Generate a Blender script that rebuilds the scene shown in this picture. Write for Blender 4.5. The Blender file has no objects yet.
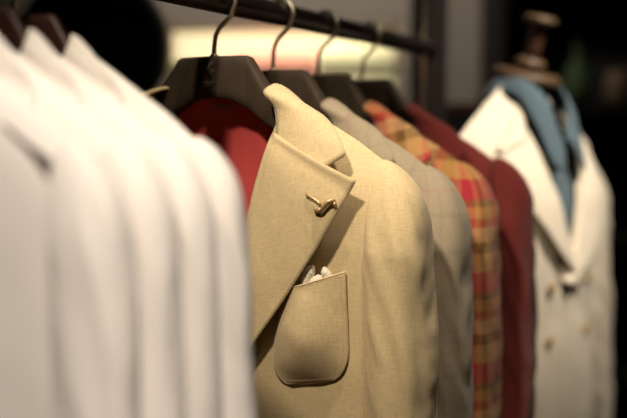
import bpy, bmesh, math, random
from mathutils import Vector, noise, Matrix
random.seed(4)
scene = bpy.context.scene
COL = scene.collection

# ------------------------------------------------------------------ camera, world, lights, exposure
CAM_H = 1.46
PITCH = math.atan((209 - 125) / 871)
cam_data = bpy.data.cameras.new('camera'); cam = bpy.data.objects.new('camera', cam_data); COL.objects.link(cam)
cam_data.sensor_width = 36; cam_data.lens = 50
cam.location = (0, 0, CAM_H); cam.rotation_euler = (math.pi/2 - PITCH, 0, 0)
cam_data.dof.use_dof = True; cam_data.dof.focus_distance = 0.97; cam_data.dof.aperture_fstop = 1.75
cam_data.clip_start = 0.02
scene.camera = cam

w = bpy.data.worlds.new('world'); scene.world = w; w.use_nodes = True
w.node_tree.nodes['Background'].inputs[0].default_value = (1.0, .86, .68, 1)
w.node_tree.nodes['Background'].inputs[1].default_value = 0.02

def spot(name, loc, target, power, color, angle, blend=.6, size=.06):
    d = bpy.data.lights.new(name, 'SPOT'); d.energy = power; d.color = color
    d.spot_size = math.radians(angle); d.spot_blend = blend; d.shadow_soft_size = size
    o = bpy.data.objects.new(name, d); COL.objects.link(o); o.location = loc
    o.rotation_euler = (Vector(target) - Vector(loc)).to_track_quat('-Z', 'Y').to_euler()
    return o
spot('ceiling_spot_key', (.15, .65, 2.72), (.07, .98, 1.72), 80, (1, .87, .69), 27, 1, .05)
spot('ceiling_spot_side', (.95, .35, 2.72), (.28, 1.25, 1.52), 30, (1, .85, .64), 38, .9, .07)
spot('white_jacket_fill_spot', (.05, -.35, 2.72), (-.21, .60, 1.27), 150, (1, .89, .76), 19, .7, .07)  # added unseen lamp, brightens the white jackets and evens out their shadows
spot('front_fill_spot', (-.48, -.10, 2.66), (.09, 1.0, 1.38), 142, (1, .87, .68), 24, 1, .06)  # added fill from the camera side to lift lapel and pocket square
spot('ceiling_spot_form', (.95, .85, 2.72), (.40, 1.72, 1.46), 180, (1, .89, .74), 32, .9, .06)
spot('wall_fill_spot', (-.1, 2.2, 2.8), (.1, 3.3, 1.9), 58, (1, .90, .78), 100, .8, .08)  # added unseen lamp to lift the back wall and the shelf fronts

vs = scene.view_settings
vs.view_transform = 'Standard'; vs.look = 'None'; vs.gamma = 1; vs.use_curve_mapping = False
vs.exposure = 0.0

# ------------------------------------------------------------------ materials
def new_mat(name):
    m = bpy.data.materials.new(name); m.use_nodes = True
    nt = m.node_tree; return m, nt, nt.nodes['Principled BSDF']
def plain(name, col, rough=.6, metal=0, var=.0, scale=30):
    m, nt, b = new_mat(name)
    b.inputs['Roughness'].default_value = rough; b.inputs['Metallic'].default_value = metal
    if var:
        n = nt.nodes.new('ShaderNodeTexNoise'); n.inputs['Scale'].default_value = scale; n.inputs['Detail'].default_value = 4
        tc = nt.nodes.new('ShaderNodeTexCoord'); nt.links.new(tc.outputs['Object'], n.inputs['Vector'])
        r = nt.nodes.new('ShaderNodeValToRGB')
        r.color_ramp.elements[0].color = [c*(1-var) for c in col] + [1]; r.color_ramp.elements[1].color = [min(1, c*(1+var)) for c in col] + [1]
        r.color_ramp.elements[0].position = .3; r.color_ramp.elements[1].position = .7
        nt.links.new(n.outputs['Fac'], r.inputs[0]); nt.links.new(r.outputs[0], b.inputs['Base Color'])
    else:
        b.inputs['Base Color'].default_value = (*col, 1)
    return m
def wood(name, a, bcol, rough=.45, scale=(6, 6, 60)):
    m, nt, b = new_mat(name); b.inputs['Roughness'].default_value = rough
    tc = nt.nodes.new('ShaderNodeTexCoord'); mp = nt.nodes.new('ShaderNodeMapping'); mp.inputs['Scale'].default_value = scale
    n = nt.nodes.new('ShaderNodeTexNoise'); n.inputs['Scale'].default_value = 5; n.inputs['Detail'].default_value = 6
    r = nt.nodes.new('ShaderNodeValToRGB'); r.color_ramp.elements[0].color = (*a, 1); r.color_ramp.elements[1].color = (*bcol, 1)
    r.color_ramp.elements[0].position = .3; r.color_ramp.elements[1].position = .7
    nt.links.new(tc.outputs['Object'], mp.inputs[0]); nt.links.new(mp.outputs[0], n.inputs['Vector'])
    nt.links.new(n.outputs['Fac'], r.inputs[0]); nt.links.new(r.outputs[0], b.inputs['Base Color'])
    return m

def math_node(nt, op, a, b=None, c=None):
    n = nt.nodes.new('ShaderNodeMath'); n.operation = op
    for i, v in enumerate((a, b, c)):
        if v is None: continue
        if isinstance(v, (int, float)): n.inputs[i].default_value = v
        else: nt.links.new(v, n.inputs[i])
    return n.outputs[0]
def weave(nt, uv, sx, sy, detail=3):
    mp = nt.nodes.new('ShaderNodeMapping'); mp.inputs['Scale'].default_value = (sx, sy, 1)
    n = nt.nodes.new('ShaderNodeTexNoise'); n.inputs['Scale'].default_value = 1; n.inputs['Detail'].default_value = detail
    nt.links.new(uv, mp.inputs[0]); nt.links.new(mp.outputs[0], n.inputs['Vector']); return n.outputs['Fac']
def stripes(nt, coord, period, stops, interp='CONSTANT'):
    f = math_node(nt, 'FRACT', math_node(nt, 'DIVIDE', coord, period))
    r = nt.nodes.new('ShaderNodeValToRGB'); cr = r.color_ramp; cr.interpolation = interp
    while len(cr.elements) > 1: cr.elements.remove(cr.elements[-1])
    cr.elements[0].position = stops[0][0]; cr.elements[0].color = (*stops[0][1], 1)
    for p, c in stops[1:]:
        e = cr.elements.new(p); e.color = (*c, 1)
    nt.links.new(f, r.inputs[0]); return r.outputs[0]
def mixc(nt, fac, a, b, mode='MIX'):
    n = nt.nodes.new('ShaderNodeMix'); n.data_type = 'RGBA'; n.blend_type = mode
    for sock, v in ((n.inputs[0], fac), (n.inputs[6], a), (n.inputs[7], b)):
        if isinstance(v, (int, float)): sock.default_value = v
        elif isinstance(v, tuple): sock.default_value = (*v, 1)
        else: nt.links.new(v, sock)
    return n.outputs[2]
def fabric(name, col, weave_amt=.25, freq=(1100, 140), bump=.25, slub=.25, check=None, plaid=None, sheen=.15, mottling=.08):
    m, nt, b = new_mat(name)
    uvn = nt.nodes.new('ShaderNodeTexCoord'); uv = uvn.outputs['UV']
    wa = weave(nt, uv, freq[0], freq[1]); wb = weave(nt, uv, freq[1], freq[0])
    big = weave(nt, uv, 14, 9, 4)
    wsum = math_node(nt, 'MULTIPLY', math_node(nt, 'ADD', wa, wb), .5)
    base = col
    if check:
        sp = nt.nodes.new('ShaderNodeSeparateXYZ'); nt.links.new(uv, sp.inputs[0])
        c1 = stripes(nt, sp.outputs[0], check[0], check[1]); c2 = stripes(nt, sp.outputs[1], check[0]*1.15, check[1])
        base = mixc(nt, .5, c1, c2)
    if plaid:
        sp = nt.nodes.new('ShaderNodeSeparateXYZ'); nt.links.new(uv, sp.inputs[0])
        wob = math_node(nt, 'MULTIPLY', big, .004)
        c1 = stripes(nt, math_node(nt, 'ADD', sp.outputs[0], wob), plaid[0], plaid[1])
        c2 = stripes(nt, math_node(nt, 'ADD', sp.outputs[1], wob), plaid[2], plaid[3])
        thr = math_node(nt, 'GREATER_THAN', weave(nt, uv, 420, 420, 0), .5)
        base = mixc(nt, math_node(nt, 'MULTIPLY_ADD', thr, .25, .45), c1, c2)
    f = math_node(nt, 'MULTIPLY_ADD', math_node(nt, 'SUBTRACT', wsum, .5), 2*weave_amt*2.2, 1.0)
    f2 = math_node(nt, 'MULTIPLY_ADD', math_node(nt, 'SUBTRACT', big, .5), 2*mottling, 0.0)
    f = math_node(nt, 'ADD', f, f2)
    cmb = nt.nodes.new('ShaderNodeCombineXYZ')
    for i in range(3): nt.links.new(f, cmb.inputs[i])
    out = mixc(nt, 1.0, base if not isinstance(base, tuple) else base, cmb.outputs[0], 'MULTIPLY')
    nt.links.new(out, b.inputs['Base Color'])
    b.inputs['Roughness'].default_value = .9; b.inputs['Specular IOR Level'].default_value = .12
    b.inputs['Sheen Weight'].default_value = sheen; b.inputs['Sheen Roughness'].default_value = .5
    if bump:
        bp = nt.nodes.new('ShaderNodeBump'); bp.inputs['Strength'].default_value = bump; bp.inputs['Distance'].default_value = .0006
        nt.links.new(wsum, bp.inputs['Height']); nt.links.new(bp.outputs[0], b.inputs['Normal'])
    return m

M = {}
M['beige'] = fabric('beige_linen', (.56, .432, .245), .20, (620, 70), .35)
M['beige_sleeve'] = M['beige']
M['stitch'] = plain('beige_thread', (.47, .37, .22), .9)
M['lining'] = fabric('crimson_lining', (.60, .085, .08), .04, (900, 200), 0, sheen=0, mottling=.1)
M['lining'].node_tree.nodes['Principled BSDF'].inputs['Roughness'].default_value = .5
M['lining_dark'] = plain('dark_lining', (.06, .035, .025), .6)
M['white_lining'] = plain('ivory_lining', (.78, .72, .60), .8)
G1, G2, G3 = (0.284, 0.230, 0.158), (0.243, 0.198, 0.135), (0.297, 0.180, 0.131)
M['grey'] = fabric('grey_taupe_check', G1, .20, (900, 150), .3,
    check=(.085, [(0, G1), (.30, G2), (.36, G1), (.62, G3), (.66, G1), (.86, G2), (.9, G1)]))
M['plaid'] = fabric('madras_plaid', (0.425, 0.255, 0.102), .15, (800, 150), .25,
    plaid=(.105, [(0, (0.384, 0.187, 0.072)), (.16, (0.310, 0.026, 0.033)), (.36, (0.384, 0.156, 0.055)), (.46, (0.105, 0.052, 0.017)), (.56, (0.372, 0.218, 0.094)), (.74, (0.409, 0.083, 0.055)), (.86, (0.260, 0.135, 0.039))],
           .125, [(0, (0.341, 0.021, 0.039)), (.22, (0.409, 0.208, 0.072)), (.42, (0.136, 0.068, 0.017)), (.54, (0.434, 0.239, 0.110)), (.70, (0.310, 0.052, 0.028)), (.80, (0.384, 0.187, 0.055)), (.92, (0.155, 0.078, 0.022))]))
M['maroon'] = fabric('maroon_wool', (.19, .030, .026), .16, (900, 150), .25, sheen=.2)
M['white'] = fabric('white_cotton', (.86, .795, .73), .03, (700, 120), .1, mottling=.02)
M['cream'] = fabric('cream_cotton', (.80, .71, .57), .06, (700, 120), .15)
M['denim'] = fabric('blue_chambray', (.10, .148, .18), .15, (900, 150), .2)
M['hanger'] = wood('dark_stained_wood', (.026, .0145, .005), (.038, .020, .007), .8, (40, 8, 8))
M['hanger2'] = wood('red_brown_stained_wood', (.030, .010, .006), (.045, .016, .010), .42, (40, 8, 8))
M['steel'] = plain('brushed_nickel', (.55, .48, .37), .42, 1.0, .1, 60)
M['rail'] = plain('dark_bronze_paint', (.016, .010, .008), .38, .3, .2, 25)
M['gold'] = plain('antique_gold', (.50, .34, .17), .45, .6, .3, 300)
M['gilt'] = plain('gilt_print', (.13, .095, .05), .6)
M['button'] = plain('horn_button', (.50, .33, .12), .4, 0, .3, 90)
M['button_dark'] = plain('brown_horn_button', (.10, .06, .03), .4, 0, .3, 90)
M['hank'] = fabric('white_handkerchief', (.90, .82, .68), .05, (700, 120), .1)
M['tag'] = plain('woven_label', (.42, .17, .12), .8)
M['form_wood'] = wood('form_beech', (.075, .042, .021), (.11, .064, .032), .5)
M['form_dark'] = wood('form_walnut', (.045, .018, .010), (.07, .03, .016), .4)
M['black_cloth'] = fabric('black_jersey', (.010, .009, .009), .1, (700, 120), .1)
M['black'] = plain('black_lacquer', (.006, .0055, .005), .55)
M['wall'] = plain('taupe_plaster', (.30, .26, .215), .9, 0, .05, 3)
M['wall_dark'] = plain('black_painted_wall', (.012, .011, .010), .9, 0, .1, 3)
M['ceiling'] = plain('dark_ceiling_paint', (.03, .027, .024), .9, 0, .1, 3)
M['floor'] = wood('dark_oak_floor', (.035, .022, .013), (.055, .035, .02), .4, (1, 14, 1))
M['pink'] = fabric('coral_knit', (.76, .36, .28), .1, (400, 100), .2)
M['sage'] = fabric('sage_knit', (.58, .57, .38), .1, (400, 100), .2)
M['olive'] = fabric('olive_knit', (.10, .09, .04), .1, (400, 100), .2)
M['green_glass'] = plain('green_glaze', (.03, .055, .012), .7)
M['tan'] = plain('tan_clay', (.15, .095, .05), .7, 0, .15, 20)
def emit(name, col, st):
    m, nt, b = new_mat(name); b.inputs['Base Color'].default_value = (*col, 1)
    b.inputs['Emission Color'].default_value = (*col, 1); b.inputs['Emission Strength'].default_value = st; return m
M['led'] = emit('lit_opal_panel', (1.0, .88, .58), .62)

# ------------------------------------------------------------------ mesh helpers
class MB:
    def __init__(s): s.bm = bmesh.new(); s.uv = s.bm.loops.layers.uv.new('UVMap')
    def grid(s, P, nu, nv, UV=None, close_u=False, flip=False):
        vs = [[s.bm.verts.new(P(i/nu, j/nv)) for i in range(nu + (0 if close_u else 1))] for j in range(nv+1)]
        n = len(vs[0])
        for j in range(nv):
            for i in range(nu):
                i2 = (i+1) % n if close_u else i+1
                q = [vs[j][i], vs[j][i2], vs[j+1][i2], vs[j+1][i]]
                uvs = [(i/nu, j/nv), ((i+1)/nu, j/nv), ((i+1)/nu, (j+1)/nv), (i/nu, (j+1)/nv)]
                if flip: q.reverse(); uvs.reverse()
                try: f = s.bm.faces.new(q)
                except ValueError: continue
                f.smooth = True
                for l, (a, b) in zip(f.loops, uvs): l[s.uv].uv = UV(a, b) if UV else (l.vert.co.x, l.vert.co.z)
        return vs
    def cap(s, ring):
        try:
            f = s.bm.faces.new(ring)
            for l in f.loops: l[s.uv].uv = (l.vert.co.x, l.vert.co.z)
        except ValueError: pass
    def tube(s, pts, r, seg=12, cap=True):
        pts = [Vector(p) for p in pts]; n = len(pts)
        rr = r if isinstance(r, (list, tuple)) else [r]*n
        rings = []; prev = None
        for k in range(n):
            t = (pts[min(k+1, n-1)] - pts[max(k-1, 0)]).normalized()
            if prev is None:
                a = Vector((0, 0, 1)) if abs(t.z) < .9 else Vector((1, 0, 0))
                prev = (a - t*a.dot(t)).normalized()
            else: prev = (prev - t*prev.dot(t)).normalized()
            b = t.cross(prev)
            rings.append([s.bm.verts.new(pts[k] + (prev*math.cos(q) + b*math.sin(q))*rr[k]) for q in [2*math.pi*i/seg for i in range(seg)]])
        for k in range(n-1):
            for i in range(seg):
                f = s.bm.faces.new([rings[k][i], rings[k][(i+1) % seg], rings[k+1][(i+1) % seg], rings[k+1][i]]); f.smooth = True
                for l in f.loops: l[s.uv].uv = (l.vert.co.x, l.vert.co.z)
        if cap: s.cap(rings[0][::-1]); s.cap(rings[-1])
    def lathe(s, prof, seg=32, sx=1, sy=1, org=(0, 0, 0), cap=True):
        rings = [[s.bm.verts.new((org[0] + r*sx*math.cos(2*math.pi*i/seg), org[1] + r*sy*math.sin(2*math.pi*i/seg), org[2] + z)) for i in range(seg)] for r, z in prof]
        for k in range(len(prof)-1):
            for i in range(seg):
                f = s.bm.faces.new([rings[k][i], rings[k][(i+1) % seg], rings[k+1][(i+1) % seg], rings[k+1][i]]); f.smooth = True
                for l in f.loops: l[s.uv].uv = (l.vert.co.x, l.vert.co.z)
        if cap: s.cap(rings[0][::-1]); s.cap(rings[-1])
    def box(s, x0, x1, y0, y1, z0, z1, bev=0):
        r = bmesh.ops.create_cube(s.bm, size=1)
        for v in r['verts']:
            v.co = ((x0+x1)/2 + v.co.x*(x1-x0), (y0+y1)/2 + v.co.y*(y1-y0), (z0+z1)/2 + v.co.z*(z1-z0))
        if bev:
            es = {e for v in r['verts'] for e in v.link_edges}
            bmesh.ops.bevel(s.bm, geom=list(es), offset=bev, segments=3, affect='EDGES', profile=.6)
    def build(s, name, mat, parent=None, solid=0, offset=-1, subd=0):
        me = bpy.data.meshes.new(name); bmesh.ops.recalc_face_normals(s.bm, faces=s.bm.faces[:]) if not solid else None
        s.bm.to_mesh(me); s.bm.free()
        o = bpy.data.objects.new(name, me); COL.objects.link(o); me.materials.append(mat)
        if parent: o.parent = parent
        if solid:
            md = o.modifiers.new('thickness', 'SOLIDIFY'); md.thickness = solid; md.offset = offset
        if subd:
            md = o.modifiers.new('smooth', 'SUBSURF'); md.levels = subd; md.render_levels = subd
        return o
def tag(o, label, cat, group=None, kind=None):
    o['label'] = label; o['category'] = cat
    if group: o['group'] = group
    if kind: o['kind'] = kind
    return o
def thing(name, label, cat, loc=(0, 0, 0), rz=0, group=None):
    o = bpy.data.objects.new(name, None); COL.objects.link(o); o.location = loc; o.rotation_euler = (0, 0, rz)
    o.empty_display_size = .05
    return tag(o, label, cat, group)
def interp(pts, t):
    if t <= pts[0][0]: return pts[0][1]
    for (a, va), (b, vb) in zip(pts, pts[1:]):
        if t <= b:
            k = (t-a)/(b-a)
            return va + (vb-va)*k
    return pts[-1][1]
def smooth_interp(pts, t):          # Catmull-Rom through (t, value) pairs, values may be Vectors
    n = len(pts)
    if t <= pts[0][0]: return pts[0][1]
    if t >= pts[-1][0]: return pts[-1][1]
    for k in range(n-1):
        if t <= pts[k+1][0]: break
    t0, p1 = pts[k]; t1, p2 = pts[k+1]
    h = t1 - t0
    m1 = (pts[k+1][1] - pts[k-1][1]) * (h/(pts[k+1][0]-pts[k-1][0])) if k > 0 else (p2 - p1)
    m2 = (pts[k+2][1] - pts[k][1]) * (h/(pts[k+2][0]-pts[k][0])) if k+2 < n else (p2 - p1)
    q = (t-t0)/h
    return p1*(2*q**3-3*q**2+1) + m1*(q**3-2*q**2+q) + p2*(-2*q**3+3*q**2) + m2*(q**3-q**2)
def nz(x, y, z, s=1.0): return noise.noise(Vector((x*s, y*s, z*s)))

# ------------------------------------------------------------------ room
def struct(name, mb, mat):
    o = mb.build(name, mat); o['kind'] = 'structure'; return o
X0, X1, Y0, Y1, ZC = -2.2, 2.4, -1.2, 3.3, 2.85
b = MB(); b.box(X0, X1, Y0, Y1, -.06, 0); struct('floor', b, M['floor'])
b = MB(); b.box(X0, X1, Y0, Y1, ZC, ZC+.06); struct('ceiling', b, M['ceiling'])
b = MB(); b.box(X0, X1, Y1, Y1+.08, 0, ZC); struct('wall_back', b, M['wall'])
b = MB(); b.box(X0-.08, X0, Y0, Y1, 0, ZC); struct('wall_left', b, M['wall_dark'])
b = MB(); b.box(X1, X1+.08, Y0, Y1, 0, ZC); struct('wall_right', b, M['wall_dark'])
b = MB(); b.box(X0, X1, Y0-.08, Y0, 0, ZC); struct('wall_front', b, M['wall_dark'])

# ------------------------------------------------------------------ rail frame of reference
R0 = Vector((-.1078, 1.08, 1.6097))
RD = Vector((.45, math.sqrt(1-.45**2), 0)); HD = Vector((RD.y, -RD.x, 0))
ROT = math.atan2(HD.y, HD.x)
RAIL_R = .0155
def rail_at(s): return R0 + RD*s

rack = thing('clothes_rail', 'dark bronze clothes rail that all the hung jackets hang from', 'clothes rail', (R0 + RD*.76).to_tuple()[:2] + (0,))
def rel(p): return Vector(p) - rack.location
b = MB(); b.tube([rel(rail_at(s)) for s in (-1.02, -.5, 0, .4, .765)], RAIL_R, 24); b.build('crossbar', M['rail'], rack)
for s in (.78, -1.03):
    p = rel(rail_at(s)); b = MB()
    b.box(p.x-.022, p.x+.022, p.y-.022, p.y+.022, 0.012, ZC-.001 , .003); b.build('upright', M['rail'], rack)
    b = MB(); b.box(p.x-.07, p.x+.07, p.y-.07, p.y+.07, 0.0, .012, .003); b.build('base_plate', M['rail'], rack)

# ------------------------------------------------------------------ hanger
XC = -.012
def make_hanger(label, s, mat, dz=0, rz=0, logo=False, thin=1.0, group='wooden hangers on the clothes rail', tilt=0):
    t = thing('coat_hanger', label, 'hanger', rail_at(s).to_tuple(), ROT+rz, group)
    top = [(0, -.066), (.046, -.066), (.050, -.0675), (.083, -.114), (.12, -.140), (.2, -.194), (.212, -.206)]
    bot = [(0, -.117), (.025, -.1195), (.05, -.131), (.072, -.147), (.12, -.172), (.2, -.222), (.212, -.214)]
    th = [(0, .010), (.05, .011), (.083, .014), (.15, .019), (.2, .019), (.212, .010)]
    sg = 16
    def P(u, v):
        x = -.212 + .424*v; a = abs(x); q = 2*math.pi*u
        zt, zb = interp(top, a)+dz, interp(bot, a)+dz; h = interp(th, a)*thin
        c, sn = math.cos(q), math.sin(q)
        c = math.copysign(abs(c)**.45, c); sn = math.copysign(abs(sn)**.45, sn)
        yc = (.14*min(a, .05) - .10*max(0, a-.05) + .14*max(0, a-.12))*thin - .004
        return (XC+x, yc + h*c, (zt+zb)/2 + (zt-zb)/2*sn)
    b = MB(); vs = b.grid(P, sg*2, 84, close_u=True); b.cap(vs[0][::-1]); b.cap(vs[-1]); b.build('hanger_body', mat, t)
    pts = []
    for k in range(17):
        a = math.radians(195 - k*(195+38)/16); pts.append((.0195*math.cos(a), 0, .0195*math.sin(a)))
    pts += [(.0125, 0, -.0195), (.004, 0, -.026), (-.004, 0, -.033), (-.009, 0, -.041), (XC+.001, 0, -.050), (XC, 0, -.060+dz), (XC, 0, -.072+dz)]
    b = MB(); b.tube(pts, .0029, 12); b.build('hook', M['steel'], t)
    b = MB(); b.lathe([(.0052, -.0685+dz), (.0052, -.0645+dz), (.0035, -.063+dz)], 16, org=(XC, 0, 0)); b.build('collar_ring', M['steel'], t)
    if logo:
        b = MB()
        def pt(x, z): return (x, -.0152 + .14*abs(x-XC), z)
        for st in ([(-.008, -.075), (-.0095, -.079), (-.007, -.082), (-.0095, -.086), (-.007, -.090)], [(-.0095, -.078), (-.0115, -.081), (-.0095, -.084)],
                   [(-.0065, -.0745), (-.005, -.0765), (-.0065, -.079)], [(-.0045, -.083), (-.006, -.087), (-.0085, -.0925)]):
            b.tube([pt(x, z) for x, z in st], .00045, 6)
        for k in range(9):
            x = -.0185 + k*.0021
            b.tube([pt(x, -.0975), pt(x+.0006, -.0990)] if k % 2 else [pt(x, -.0990), pt(x+.0008, -.0978), pt(x+.0013, -.0990)], .0003, 5)
        for k in range(4):
            x = -.0125 + k*.0016
            b.tube([pt(x, -.1015), pt(x+.0009, -.1015)], .0003, 5)
        o = b.build('maker_mark', M['gilt'], t); o['label'] = 'small gilt crest with a line of tiny lettering'
    return t

# ------------------------------------------------------------------ jacket
def make_jacket(label, parent_loc, rz, mat, lining, D=.05, Db=.045, W=.238, ramp=.03, pw=6, dz=0, clift=0, group=None,
                sx=1.0, hem=-.74, sleeve_r=(.035, .05), sleeve_dx=0, buttons=True, seed=0, roll=None, wr=1.0, category='jacket',
                name='jacket', lapel=None, collar=True, zs_pts=None, dsz=0, edge_stitch=False, right_lining=True, butt_mat=None, dbl=False, twist=0, bshape=None):
    t = thing(name, label, category, parent_loc, rz, group)
    zsp = zs_pts or [(0, -.098), (.07, -.106), (.12, -.134), (.18, -.168), (.223, -.198), (.24, -.212), (.26, -.235)]
    def zs(x): return interp(zsp, abs(x)/sx) + dz
    roll = roll or [(-.80, -.015), (-.46, -.02), (-.40, -.012), (-.285, .056), (-.157, .090), (-.121, .094), (-.10, .085)]
    def xin(z): return interp(roll, z-dz)*sx
    Wd = W*sx
    def prof(x): return max(0, 1-(min(1, abs(x)/Wd))**pw)**.5
    def rampf(d): return 1-math.exp(-max(0, d)/ramp)
    def wrk(x, z, k=1):
        a = nz(x*14+seed, z*5+seed*3, seed) * .0032 + nz(x*30+seed, z*16, seed+4)*.0013
        return a*wr*k
    def yf(x, z):
        d = zs(x)-z
        bell = 1
        if bshape: bell = bshape(z-dz)
        return -D*bell*prof(x)*rampf(d) + wrk(x, z, min(1, d/.08))*prof(x)
    def yb(x, z):
        d = zs(x)-z
        return Db*prof(x)*rampf(d) + wrk(x+3, z, min(1, d/.08))*prof(x)
    H = hem + dz
    # torso shell: two fronts and a back
    b = MB()
    for sd in (1, -1):
        def PF(u, v, sd=sd):
            vv = v**1.6
            z0 = zs(.09*sx) + (H - zs(.09*sx))*vv
            xi = xin(z0); x = xi + (Wd-xi)*(1-(1-u)**1.25)
            z = zs(x) + (H-zs(x))*vv
            y = yf(x, z)
            if sd < 0: y += .004 if x < .05 else 0
            if u < .04: y += .003
            return (sd*x, y, z)
        b.grid(PF, 44, 90, UV=lambda u, v, P=PF: (P(u, v)[0], P(u, v)[2]), flip=sd < 0)
    def PB(u, v):
        x = -Wd + 2*Wd*u; vv = v**1.6
        z = zs(x) + (H-zs(x))*vv; return (x, yb(x, z), z)
    b.grid(PB, 60, 60, UV=lambda u, v: (PB(u, v)[0]+1, PB(u, v)[2]), flip=True)
    b.build('body', mat, t, solid=.0025, offset=0)
    # lining of the back, seen through the open neck
    b = MB()
    def PL(u, v):
        x = (-Wd + 2*Wd*u)*.93; vv = v**1.3; zt = zs(x)-.006
        
        z = zt + (H+.03-zt)*vv
        y = yb(x, z)*.82 - .004 + .013*wr*nz(x*26+seed, z*4, seed+9)*min(1, vv*8)
        return (x, max(-.01, y) if D < .03 else y, z)
    b.grid(PL, 60, 60, UV=lambda u, v: (PL(u, v)[0], PL(u, v)[2]))
    b.build('lining', lining, t)
    # sleeves
    for sd in (1, -1):
        ztop = zs(.208*sx)-.001+dsz; L = .60
        def PS(u, v, sd=sd, ztop=ztop):
            vv = v**1.5; z = ztop - L*vv; d = ztop - z
            q = min(1, d/.085); k = max(0.02, (1-(1-q)**2.4))**.5
            cx = smooth_interp([(0, .212), (.035, .225), (.08, .231), (.18, .236), (.30, .241), (.60, .248)], d)*sx + sleeve_dx
            cy = smooth_interp([(0, .0), (.1, -.004), (.3, -.010), (.6, -.028)], d)
            ax, ay = sleeve_r[0]*k*(1+.05*math.sin(d*9)), sleeve_r[1]*k*((.55+.45*min(1, d/.10)) if D > .03 else 1)
            if d > .35: ax *= 1-.25*(d-.35); ay *= 1-.2*(d-.35)
            a = 2*math.pi*u; c, s_ = math.cos(a), math.sin(a)
            e = .85
            px = math.copysign(abs(c)**e, c)*ax; py = math.copysign(abs(s_)**e, s_)*ay
            fold = (nz(c*1.4+seed+sd, z*17+c*2.2, s_*1.4+seed)*.0050 + nz(c*2.4+seed, z*40+c*4, s_*2.4)*.0018)*wr*min(1, d/.06)
            px += c*fold; py += s_*fold
            py += twist*px
            return (sd*(cx+px), cy+py, z)
        b = MB()
        vsr = b.grid(PS, 48, 110, UV=lambda u, v, z0=ztop, L=L: (u*.30, z0-L*v**1.5), close_u=True, flip=sd < 0)
        b.cap(vsr[0]); b.cap(vsr[-1])
        b.build('sleeve', mat, t)
    # collar
    lp = lapel or dict(A=(.096, -.157), Ap=(.170, -.191), N=(.188, -.176), T=(.204, -.209),
                       out=[(0, (.204, -.209)), (.45, (.154, -.298)), (.85, (.075, -.409)), (1, (.035, -.452))],
                       inn=[(0, (.096, -.157)), (.45, (.058, -.285)), (.85, (-.008, -.40)), (1, (-.012, -.445))])
    def onf(x, z, off): return Vector((x*sx, yf(x*sx, z+dz)-off, z+dz))
    def onl(x, z, off):
        p = onf(x, z, off); p.y = min(p.y, yf(x*sx, min(z+dz, zs(x*sx)-.06))*.9 - off); return p
    # lapels
    out = [(k, Vector((p[0], p[1]))) for k, p in lp['out']]; inn = [(k, Vector((p[0], p[1]))) for k, p in lp['inn']]
    lapf = {}
    for sd in (1, -1):
        def PLp(u, v, sd=sd):
            i_, o_ = smooth_interp(inn, v), smooth_interp(out, v)
            p = i_.lerp(o_, u)
            off = .0075 + .011*math.sin(math.pi*min(1, u*.75))**.8*(1-.5*v) + .010*u
            if D < .03: off *= .6
            off += .0012*nz(p.x*20+seed, p.y*16, 2)*wr
            q = onf(p.x, p.y, 0); y = q.y - off
            yfl = yf(p.x*sx, min(p.y+dz, zs(p.x*sx)-.06))
            y = min(y, yfl*.9 - off)
            if u < .045: y += .009*(1-u/.045)**2
            return (sd*q.x, y + (.003 if sd < 0 else 0), q.z)
        lapf[sd] = PLp
        b = MB(); b.grid(PLp, 26, 60, UV=lambda u, v, P=PLp: (P(u, v)[0]*.95+P(u, v)[2]*.28+.8, P(u, v)[2]*.95-P(u, v)[0]*.28), flip=sd < 0)
        lo = b.build('lapel', mat, t, solid=.0018, offset=0)
        if edge_stitch and sd == 1:
            b = MB()
            def stitch_line(f, n):
                for k in range(n):
                    p, q = Vector(f((k+.1)/n)), Vector(f((k+.5)/n))
                    dn = Vector((0, -.0011, 0))
                    b.tube([p+dn, (p+q)/2+dn*1.2, q+dn], .00025, 5)
            stitch_line(lambda k: PLp(.965, .02+.95*k), 70)
            stitch_line(lambda k: PLp(.05+.9*k, .022), 34)
            b.build('edge_stitching', M['stitch'], lo)
    if collar:
        b = MB(); A, Ap, N = lp['A'], lp['Ap'], lp['N']; cl = clift
        nb = lp.get('neck', .062)
        for sd in (1, -1):
            ic = [(0, onl(A[0], A[1]+.003, .009)), (.16, onl(lp.get('m1', A[0]-.002), -.130, .006)+Vector((0, .004, cl*.6))), (.30, Vector((lp.get('pk', .081)*sx, -.040*D/.05, -.113+dz+cl))),
                  (.42, Vector((.072*sx, -.008, -.1045+dz+cl))), (.68, Vector((nb*.8*sx, Db*.6, -.110+dz+cl))), (1, Vector((0, Db*.95, -.111+dz+cl)))]
            oc = [(0, onl(Ap[0], Ap[1]+.003, .012)), (.05, onl((Ap[0]*.55+N[0]*.45), (Ap[1]*.55+N[1]*.45), .012)), (.10, onl(N[0], N[1], .010)), (.22, Vector((lp.get('o22', .160)*sx, -D*.55-.002, -.146+dz))), (.36, Vector((.124*sx, -.012, -.130+dz+cl*.4))),
                  (.50, Vector((.104*sx, Db*.45, -.130+dz+cl*.3))), (.70, Vector((.075*sx, Db*.9+.008, -.136+dz))), (1, Vector((0, Db+.012, -.142+dz)))]
            for q in (3, 4, 5): oc[q][1].z -= lp.get('drop', 0)
            seam0 = {}; gfrac = (Vector(Ap)-Vector(A)).length/(Vector(lp['T'])-Vector(A)).length
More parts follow.
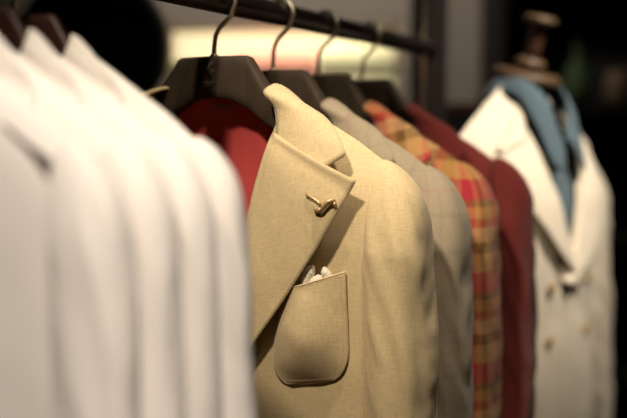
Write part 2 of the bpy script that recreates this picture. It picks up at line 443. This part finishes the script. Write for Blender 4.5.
            def PC(u, v, sd=sd):
                p = smooth_interp(ic, v).lerp(smooth_interp(oc, v), u)
                bul = math.sin(math.pi*u**.6)*.007
                nrm = Vector((.25, -.7, .5)) if v < .3 else Vector((.3, .1, .9))
                p = p + nrm*bul*(1 if D > .03 else .5)
                q = Vector((sd*p.x, p.y, p.z))
                if v < .3:
                    if u not in seam0:
                        i0, o0 = ic[0][1], oc[0][1]; p0 = i0.lerp(o0, u) + Vector((.25, -.7, .5))*math.sin(math.pi*u**.6)*.007*(1 if D > .03 else .5)
                        t0 = Vector(lapf[sd](.06 + u*(gfrac-.06), 0)); t0.z -= .0025; t0.y += .002
                        seam0[u] = t0 - Vector((sd*p0.x, p0.y, p0.z))
                    q += seam0[u]*(1-v/.3)**1.6
                return q
            b.grid(PC, 14, 60, UV=lambda u, v, P=PC: (P(u, v)[0]*.9+P(u, v)[2]*.3+.5, P(u, v)[2]*.9-P(u, v)[0]*.3), flip=sd < 0)
        b.build('collar', mat, t, solid=.003, offset=0)
    if buttons:
        bm_ = butt_mat or M['button_dark']
        spots = [(0.0, -.47), (0.0, -.56)] if not dbl else [(sgn*.078, z) for z in (-.25, -.36, -.46) for sgn in (1, -1)]
        for (x, z) in spots:
            y = yf(abs(x), z+dz); b = MB()
            n = 20
            b.grid(lambda u, v, x=x, y=y, z=z: (x + interp([(0, 0), (.3, .004), (.5, .0085), (.7, .010), (.85, .010), (1, .0085)], v)*math.cos(2*math.pi*u), y - .007 - interp([(0, 0), (.3, 0), (.5, .0018), (.7, .0015), (.85, -.001), (1, -.003)], v), z+dz + interp([(0, 0), (.3, .004), (.5, .0085), (.7, .010), (.85, .010), (1, .0085)], v)*math.sin(2*math.pi*u)), n, 8, close_u=True)
            b.build('button', bm_, t)
    return dict(root=t, yf=yf, lapel=lapf, zs=zs)

# ------------------------------------------------------------------ the beige jacket and what it carries
S = [-.007, .1397, .2785, .445]
DZ = [0, -.013, -.013, -.013]
make_hanger('dark wooden hanger with a gilt crest, carrying the beige linen jacket', S[0], M['hanger'], logo=True)
loc0 = rail_at(S[0])
bj = make_jacket('beige linen jacket with notch lapel, patch pocket and crimson lining', loc0.to_tuple(), ROT, M['beige'], M['lining'],
                 group='tailored jackets on the clothes rail', edge_stitch=True, seed=1)
root = bj['root']
# patch pocket
def pocket_pt(u, v, off=1.0):
    TL, TR = Vector((.108, -.337)), Vector((.187, -.3105)); BR, BL = Vector((.192, -.436)), Vector((.098, -.446))
    p = TL.lerp(TR, u).lerp(BL.lerp(BR, u), v)
    # rounded lower corners
    if v > .70:
        k = (v-.70)/.30; ins = (1-math.sqrt(max(0, 1-k*k)))*.026
        p.x += (ins if u < .5 else -ins)*abs(u-.5)*2
    bul = (math.sin(math.pi*min(1, max(0, u)))**1.1)*(.020*(1-v)**.8 + .016*math.sin(math.pi*v**1.25)**1.1) + .0035
    bul += .0016*nz(p.x*40, p.y*30, 7)
    return Vector((p.x, bj['yf'](p.x, p.y) - bul*off, p.y))
b = MB(); b.grid(lambda u, v: pocket_pt(u, v), 36, 44, UV=lambda u, v: (pocket_pt(u, v).x+.3, pocket_pt(u, v).z))
pk = b.build('patch_pocket', M['beige'], root, solid=.0022, offset=0)
b = MB()
b.tube([pocket_pt(k/30, 0) + Vector((0, -.0006, -.0004)) for k in range(31)], .0011, 6)
b.build('pocket_hem', M['beige'], pk)
b = MB()
def dash(f, n):
    for k in range(n):
        p, q = f((k+.1)/n), f((k+.55)/n); dn = Vector((0, -.0014, 0)); b.tube([p+dn, (p+q)/2+dn*1.25, q+dn], .00035, 5)
dash(lambda k: pocket_pt(.955, .03+.9*k), 36); dash(lambda k: pocket_pt(.1+.85*k, .955), 26); dash(lambda k: pocket_pt(.88+.09*k, .02+.02*k), 4)
b.build('pocket_stitching', M['stitch'], pk)
# front dart / armhole seam, a fine ridge from shoulder down the front edge of the sleeve
b = MB()
seam = []
for k in range(40):
    q = k/39; x = interp([(0, .180), (.15, .172), (1, .16)], q); z = -.30 - .40*q if False else -.215-.45*q
    seam.append(Vector((.207, bj['yf'](.207, z)-.001, z)))
b.tube(seam, .0009, 6); b.build('armhole_seam', M['beige'], root)
# neck label stitched inside
b = MB(); b.grid(lambda u, v: (-.020+.030*u, .008+.002*math.sin(u*3), -.1215-.008*v-.003*u), 8, 3)
b.build('neck_label', M['tag'], root, solid=.001)

# pocket square: two soft rolled puffs and a low fold
ps = thing('pocket_square', 'white rolled handkerchief peeking from the beige patch pocket', 'handkerchief', loc0.to_tuple(), ROT)
def puff(path, r, n=22):
    b = MB(); pts = [Vector(p) for p in path]; fine = []
    tt = [(k/(len(pts)-1), p) for k, p in enumerate(pts)]
    for k in range(n+1): fine.append(smooth_interp(tt, k/n))
    rr = [r*(.80+.2*math.sin(math.pi*min(1, k/n*1.1)))*(1+.06*math.sin(k*2.4))*(.55 if k in (0, n) else .85 if k in (1, n-1) else 1) for k in range(n+1)]
    b.tube(fine, rr, 14); return b
yb_ = bj['yf'](.15, -.32) - .0105
puff([(.141, yb_+.003, -.345), (.1430, yb_, -.328), (.1475, yb_-.001, -.314), (.1520, yb_-.001, -.3095), (.1545, yb_-.001, -.3090)], .0062).build('rolled_fold', M['hank'], ps)
puff([(.1680, yb_+.009, -.340), (.1690, yb_+.007, -.326), (.1690, yb_+.004, -.3165), (.1665, yb_+.001, -.3105), (.1635, yb_, -.3090)], .0058).build('rolled_fold', M['hank'], ps)
puff([(.149, yb_+.004, -.338), (.1520, yb_, -.3270), (.1570, yb_-.001, -.3205), (.1620, yb_+.001, -.3195), (.1640, yb_+.006, -.330)], .0050).build('rolled_fold', M['hank'], ps)

# lapel pin
pin = thing('lapel_pin', 'small antique gold twig shaped pin on the beige lapel', 'lapel pin', loc0.to_tuple(), ROT)
LAPS = [bj['lapel'][1](i/40, j/60) for i in range(41) for j in range(40)]
def lap_y(x, z):
    best = None
    for p in LAPS:
            d = (p[0]-x)**2 + (p[2]-z)**2
            if best is None or d < best[0]: best = (d, p[1])
    return best[1]
def pp(x, z, o): return Vector((x+.003, lap_y(x+.003, z)-o, z+.001))
b = MB()
b.tube([pp(.1475, -.2255, .002), pp(.1490, -.2262, .0035), pp(.156, -.2292, .004), pp(.163, -.2330, .0045), pp(.168, -.2372, .005)], [.0012, .0019, .0014, .0017, .0022], 10)
b.build('stem', M['gold'], pin)
b = MB()
b.tube([pp(.166, -.2452, .003), pp(.1675, -.2415, .0055), pp(.1705, -.2370, .006), pp(.1745, -.2325, .006), pp(.1785, -.2315, .0055), pp(.1815, -.2325, .004)], [.0016, .0026, .0028, .0030, .0032, .0018], 12)
b.build('branch', M['gold'], pin)
b = MB()
b.tube([pp(.1585, -.2405, .003), pp(.161, -.2425, .0045), pp(.1655, -.2425, .0055), pp(.1690, -.2390, .006)], [.0014, .0024, .0026, .0020], 12)
b.build('branch', M['gold'], pin)
b = MB()
b.tube([pp(.1800, -.2325, .004), pp(.1812, -.2360, .004), pp(.1805, -.2385, .003)], [.0024, .0022, .0012], 10)
b.build('branch', M['gold'], pin)

# ------------------------------------------------------------------ the other jackets beyond it
specs = [('grey taupe checked jacket between the beige and the plaid jacket', M['grey'], M['lining_dark'], .03),
         ('orange and red madras plaid jacket on the rail', M['plaid'], M['lining_dark'], -.01),
         ('maroon jacket, last one on the rail beside the dress form', M['maroon'], M['lining_dark'], .0)]
hl = ['dark wooden hanger inside the grey taupe checked jacket', 'dark wooden hanger inside the madras plaid jacket', 'dark wooden hanger inside the maroon jacket']
for k in range(3):
    s = S[k+1]
    make_hanger(hl[k], s, M['hanger'], dz=DZ[k+1]*.6)
    make_jacket(specs[k][0], rail_at(s).to_tuple(), ROT, specs[k][1], specs[k][2], dz=DZ[k+1], seed=5+k*3.7,
                group='tailored jackets on the clothes rail', sleeve_dx=.0 if k < 2 else .012)

# ------------------------------------------------------------------ white jackets in front
wl = ['white jacket hung next to the beige linen jacket', 'white jacket second before the beige one, its collar the middle peak',
      'white jacket third before the beige one, collar just inside the left edge', 'white jacket nearest the camera, at the left edge of the rail']
whl = ['red brown hanger in the white jacket next to the beige jacket', 'red brown hanger in the white jacket with the middle collar peak',
       'red brown hanger in the white jacket third before the beige one', 'red brown hanger in the nearest white jacket']
for k, s in enumerate((-.332, -.380, -.428, -.476)):
    make_hanger(whl[k], s, M['hanger2'], dz=.012, thin=.45, group='hangers holding the white jackets')
    make_jacket(wl[k], rail_at(s).to_tuple(), ROT, M['white'], M['white_lining'], D=.016, Db=.013, ramp=.02, dz=.026, clift=.004, sx=.865,
                sleeve_r=(.030, .020), seed=20+k*5.3, group='white jackets on the clothes rail', wr=.55, dsz=.003, buttons=k == 3,
                roll=[(-.80, -.015), (-.40, -.02), (-.26, -.012), (-.157, .030), (-.121, .060), (-.10, .078)],
                lapel=dict(A=(.036, -.150), Ap=(.130, -.184), N=(.131, -.179), T=(.135, -.188), drop=.010, o22=.136, m1=.060, pk=.074,
                           out=[(0, (.135, -.188)), (.45, (.10, -.27)), (.85, (.045, -.37)), (1, (.02, -.41))],
                           inn=[(0, (.036, -.150)), (.45, (.002, -.23)), (.85, (-.012, -.36)), (1, (-.015, -.40))]))

# ------------------------------------------------------------------ dress form
FX, FY = .405, 1.72; FROT = math.radians(48); NECK = 1.50   # height of the neck base
form = thing('dress_form', 'black dress form with wooden neck cap and finial, wearing the cream jacket', 'dress form', (FX, FY, 0), FROT)
b = MB()
prof = [(.02, .70), (.13, .70), (.145, .80), (.125, .98), (.118, 1.06), (.128, 1.16), (.142, 1.26), (.146, 1.33), (.135, 1.41), (.10, 1.46), (.066, 1.485), (.058, 1.50), (.056, 1.545), (.02, 1.55)]
b.lathe(prof, 40, 1.12, .62); b.build('torso', M['black_cloth'], form)
# neck block tilted towards the front
TM = Matrix.Translation((0, -.012, 1.546)) @ Matrix.Rotation(math.radians(14), 4, 'X')
def tilt(o): o.matrix_local = TM
b = MB(); b.lathe([(.03, -.004), (.062, -.002), (.066, .004), (.066, .012), (.058, .018), (.02, .020)], 32); o = b.build('neck_cap', M['form_wood'], form); tilt(o)
b = MB(); b.lathe([(.012, .018), (.026, .022), (.031, .032), (.026, .042), (.014, .047)], 24); o = b.build('finial_ball', M['form_wood'], form); tilt(o)
b = MB(); b.lathe([(.017, .044), (.015, .06), (.016, .085), (.018, .105), (.018, .112)], 24); o = b.build('finial_spindle', M['form_dark'], form); tilt(o)
b = MB(); b.lathe([(.018, .109), (.030, .112), (.032, .118), (.029, .124), (.01, .127)], 24); o = b.build('finial_cap', M['form_wood'], form); tilt(o)
b = MB(); b.tube([(0, 0, .03), (0, 0, .72)], .016, 16); b.build('pole', M['rail'], form)
b = MB(); b.lathe([(.17, 0), (.17, .012), (.15, .022), (.03, .034), (.02, .05)], 36); b.build('base', M['rail'], form)

fbase = Vector((FX, FY, NECK+.02))
fzs = [(0, .015), (.062, .012), (.10, -.016), (.15, -.056), (.19, -.090), (.215, -.125), (.26, -.2)]
froll = [(-.80, -.06), (-.38, -.06), (-.31, .0), (-.16, .045), (-.06, .072), (-.02, .068)]
flap = dict(A=(.078, -.085), Ap=(.160, -.118), N=(.160, -.110), T=(.165, -.120),
            out=[(0, (.165, -.120)), (.35, (.135, -.185)), (.75, (.065, -.290)), (1, (-.02, -.36))],
            inn=[(0, (.078, -.085)), (.35, (.050, -.165)), (.75, (.010, -.280)), (1, (-.035, -.35))])
def fbell(z): return interp([(-.9, 1.0), (-.62, .98), (-.42, .90), (-.2, 1.0), (0, .9)], z)
fj = make_jacket('cream double breasted jacket worn by the dress form', fbase.to_tuple(), FROT, M['cream'], M['lining_dark'], D=.125, Db=.10, W=.20, ramp=.10, pw=2.6,
                 zs_pts=fzs, roll=froll, lapel=flap, hem=-.68, dsz=-.0, sx=1.2, collar=False, sleeve_r=(.043, .062), sleeve_dx=-.008, buttons=True, dbl=True,
                 butt_mat=M['button'], bshape=fbell, seed=44, wr=1.2)
# the jacket's own collar band, behind the shirt collar
b = MB()
for sd in (1, -1):
    La, Lb = Vector(fj['lapel'][1](.08, 0)), Vector(fj['lapel'][1](.80, 0)); La.z -= .002; Lb.z -= .002
    ic = [(0, La), (.3, Vector((.082, -.045, -.034))), (.55, Vector((.074, .005, -.006))), (.8, Vector((.045, .045, -.010))), (1, Vector((0, .058, -.008)))]
    oc = [(0, Lb), (.10, Lb + Vector((.002, .005, .014))), (.3, Vector((.128, -.040, -.078))), (.55, Vector((.102, .010, -.038))), (.8, Vector((.062, .060, -.045))), (1, Vector((0, .078, -.045)))]
    def PC(u, v, sd=sd):
        p = smooth_interp(ic, v).lerp(smooth_interp(oc, v), u) + Vector((.2, -.3, .7))*.006*math.sin(math.pi*u); return (sd*p.x, p.y, p.z)
    b.grid(PC, 10, 36, flip=sd < 0)
b.build('collar', M['cream'], fj['root'], solid=.003, offset=0)

shirt = thing('denim_shirt', 'blue chambray shirt with open collar under the cream jacket', 'shirt', fbase.to_tuple(), FROT)
b = MB()
def PSh(u, v):
    x = -.085+.17*u; z = interp([(0, -.03), (1, -.36)], v)
    xx = min(.085, abs(x)); y = fj['yf'](xx, z)*.96 + .010
    open_ = max(0, (.10+z))
    return (x, y + (.02*open_ if abs(x) < .05 else 0), z - (.05*max(0, 1-abs(x)/.05) if v < .3 else 0)*(1-v/.3))
b.grid(PSh, 24, 24); b.build('shirt_front', M['denim'], shirt, solid=.002)
for sd in (1, -1):
    b = MB()
    ic = [(0, Vector((.010, -.092, -.085))), (.25, Vector((.042, -.076, -.010))), (.5, Vector((.058, -.030, .028))), (.75, Vector((.050, .025, .032))), (1, Vector((0, .052, .036)))]
    oc = [(0, Vector((.040, -.118, -.150))), (.12, Vector((.066, -.106, -.128))), (.3, Vector((.078, -.080, -.066))), (.5, Vector((.076, -.030, -.002))), (.75, Vector((.064, .045, -.008))), (1, Vector((0, .075, -.004)))]
    def PC(u, v, sd=sd, ic=ic, oc=oc):
        p = smooth_interp(ic, v).lerp(smooth_interp(oc, v), u) + Vector((.3, -.6, .4))*.008*math.sin(math.pi*u**.7); return (sd*p.x, p.y, p.z)
    b.grid(PC, 10, 40, flip=sd < 0); b.build('shirt_collar', M['denim'], shirt, solid=.003, offset=0)
for z in (-.17, -.245):
    b = MB(); y = fj['yf'](0, z)*.96+.008
    b.grid(lambda u, v, y=y, z=z: (.006*v*math.cos(2*math.pi*u), y-.003+.002*v, z+.006*v*math.sin(2*math.pi*u)), 14, 3, close_u=True); b.build('shirt_button', M['tan'], shirt)

# ------------------------------------------------------------------ background: lit shelf with folded knitwear
sh = thing('display_shelf', 'taupe wall shelf with glowing opal back panel behind the hangers', 'shelf', (-.10, 3.1, 0))
sx0, sx1, yb0, yb1 = -.415, .40, -.10, .195
zlo, zhi = 1.42, 1.80
b = MB(); b.box(sx0-.03, sx1+.03, yb0, yb1, zhi, zhi+.50, .004); b.build('header', M['wall'], sh)
b = MB(); b.box(sx0-.03, sx1+.03, yb0, yb1, zlo-.04, zlo, .003); b.build('shelf_board', M['wall'], sh)
b = MB(); b.box(sx0-.03, sx1+.03, yb0+.04, yb1, 0, zlo-.04, .003); b.build('plinth', M['wall_dark'], sh)
b = MB(); b.box(sx0-.03, sx0, yb0, yb1, zlo, zhi, .002); b.build('side_panel', M['wall'], sh)
b = MB(); b.box(sx1, sx1+.03, yb0, yb1, zlo, zhi, .002); b.build('side_panel', M['wall'], sh)
b = MB(); b.box(sx0, sx1-.14, yb1-.03, yb1, zlo, zhi); b.build('lit_panel', M['led'], sh)
ad = bpy.data.lights.new('shelf_fill_light', 'AREA'); ad.shape = 'RECTANGLE'; ad.size = .72; ad.size_y = .03; ad.energy = 1.8; ad.color = (1, .86, .62)  # added fill for the sweater fronts, which the lit panel leaves dark
ao = bpy.data.objects.new('shelf_fill_light', ad); COL.objects.link(ao); ao.location = (-.11, 3.008, 1.794); ao.rotation_euler = (math.radians(30), 0, 0)
def folded(x0, x1, ztop, mat, kinds, n):
    h = (ztop-zlo)/n
    for k in range(n):
        b = MB(); z0 = zlo + k*h
        def P(u, v, z0=z0):
            a = 2*math.pi*u; c, s_ = math.cos(a), math.sin(a)
            y = .035 + .085*math.copysign(abs(c)**.35, c); z = z0 + h/2 + (h/2-.0005)*math.copysign(abs(s_)**.55, s_)
            x = x0 + (x1-x0)*v; e = 1 if .02 < v < .98 else .8
            return (sh.location.x + x, sh.location.y + y, z0 + h/2 + (z-z0-h/2)*e + .0015*nz(x*12, y*12, k))
        vs = b.grid(P, 28, 30, close_u=True); b.cap(vs[0]); b.cap(vs[-1])
        o = b.build('folded_sweater', mat, None); o.location = (0, 0, 0)
        tag(o, kinds[k], 'sweater', 'folded sweaters on the lit shelf')
folded(sx0+.012, -.192, 1.682, M['olive'], ['dark olive folded sweater, lower of its pair on the lit shelf', 'dark olive folded sweater, topmost of its pair on the lit shelf'], 2)
folded(-.186, .112, 1.728, M['pink'], ['coral pink folded sweater at the bottom of the pink stack', 'coral pink folded sweater in the middle of the pink stack', 'coral pink folded sweater on top of the pink stack'], 3)
folded(.118, sx1-.012, 1.742, M['sage'], ['pale sage folded sweater at the bottom of the green stack', 'pale sage folded sweater in the middle of the green stack', 'pale sage folded sweater on top of the green stack'], 3)

# dark pendant globe
pl = thing('pendant_lamp', 'large unlit black globe pendant hanging behind the white jackets', 'lamp', (-.468, 1.9, 1.63))
b = MB(); b.lathe([(.157*math.sin(math.pi*k/24)+.001, -.157*math.cos(math.pi*k/24)) for k in range(25)], 40); b.build('globe', M['black'], pl)
b = MB(); b.lathe([(.03, .150), (.03, .185), (.012, .20)], 20); b.build('cap', M['rail'], pl)
b = MB(); b.tube([(0, 0, .19), (0, 0, ZC-1.63-.02)], .004, 8); b.build('cord', M['rail'], pl)
b = MB(); b.lathe([(.05, ZC-1.63-.025), (.05, ZC-1.63-.0005)], 24); b.build('ceiling_rose', M['rail'], pl)

# dark cabinets on the right of the back wall
c1 = thing('storage_cabinet', 'low black storage cabinet against the taupe back wall', 'cabinet', (.46, 3.1, 0))
b = MB(); b.box(-.10, .135, -.10, .19, 0, 1.50, .004); b.build('cabinet_body', M['black'], c1)
b = MB(); b.box(-.11, .14, -.11, .195, 1.50, 1.535, .004); b.build('cabinet_top', M['form_dark'], c1)
b = MB(); b.box(-.092, .127, -.115, -.101, .08, 1.48, .003); d = b.build('door', M['black'], c1)
b = MB(); b.tube([(.10, -.117, .95), (.10, -.135, .955), (.10, -.135, 1.045), (.10, -.117, 1.05)], .004, 8); b.build('handle', M['rail'], d)
bc = thing('bookcase', 'tall black open bookcase at the right end of the back wall', 'bookcase', (1.25, 2.95, 0))
b = MB(); b.box(-.63, .63, .28, .30, 0, 2.75); b.build('back_panel', M['wall_dark'], bc)
for x in (-.64, 0, .61):
    b = MB(); b.box(x, x+.03, -.02, .28, 0, 2.75, .002); b.build('side_panel', M['black'], bc)
for z in (.06, .55, 1.05, 1.50, 2.0, 2.72):
    b = MB(); b.box(-.608, -.002, 0, .278, z, z+.025, .002); b.build('shelf', M['black'], bc)
    b = MB(); b.box(.032, .608, 0, .278, z, z+.025, .002); b.build('shelf', M['black'], bc)
b = MB(); b.lathe([(.02, 0), (.045, .003), (.055, .05), (.05, .11), (.03, .14), (.018, .16), (.018, .21), (.024, .215), (.01, .217)], 28)
o = b.build('bottle', M['green_glass']); o.location = (.915, 3.05, 1.526); tag(o, 'dull green glazed bottle on the black bookcase', 'bottle')
b = MB(); b.lathe([(.02, 0), (.03, .002), (.042, .04), (.045, .08), (.038, .11), (.03, .12), (.026, .118), (.02, .1)], 28)
o = b.build('vase', M['tan']); o.location = (1.045, 3.02, 1.526); tag(o, 'small tan clay vase on the black bookcase', 'vase')
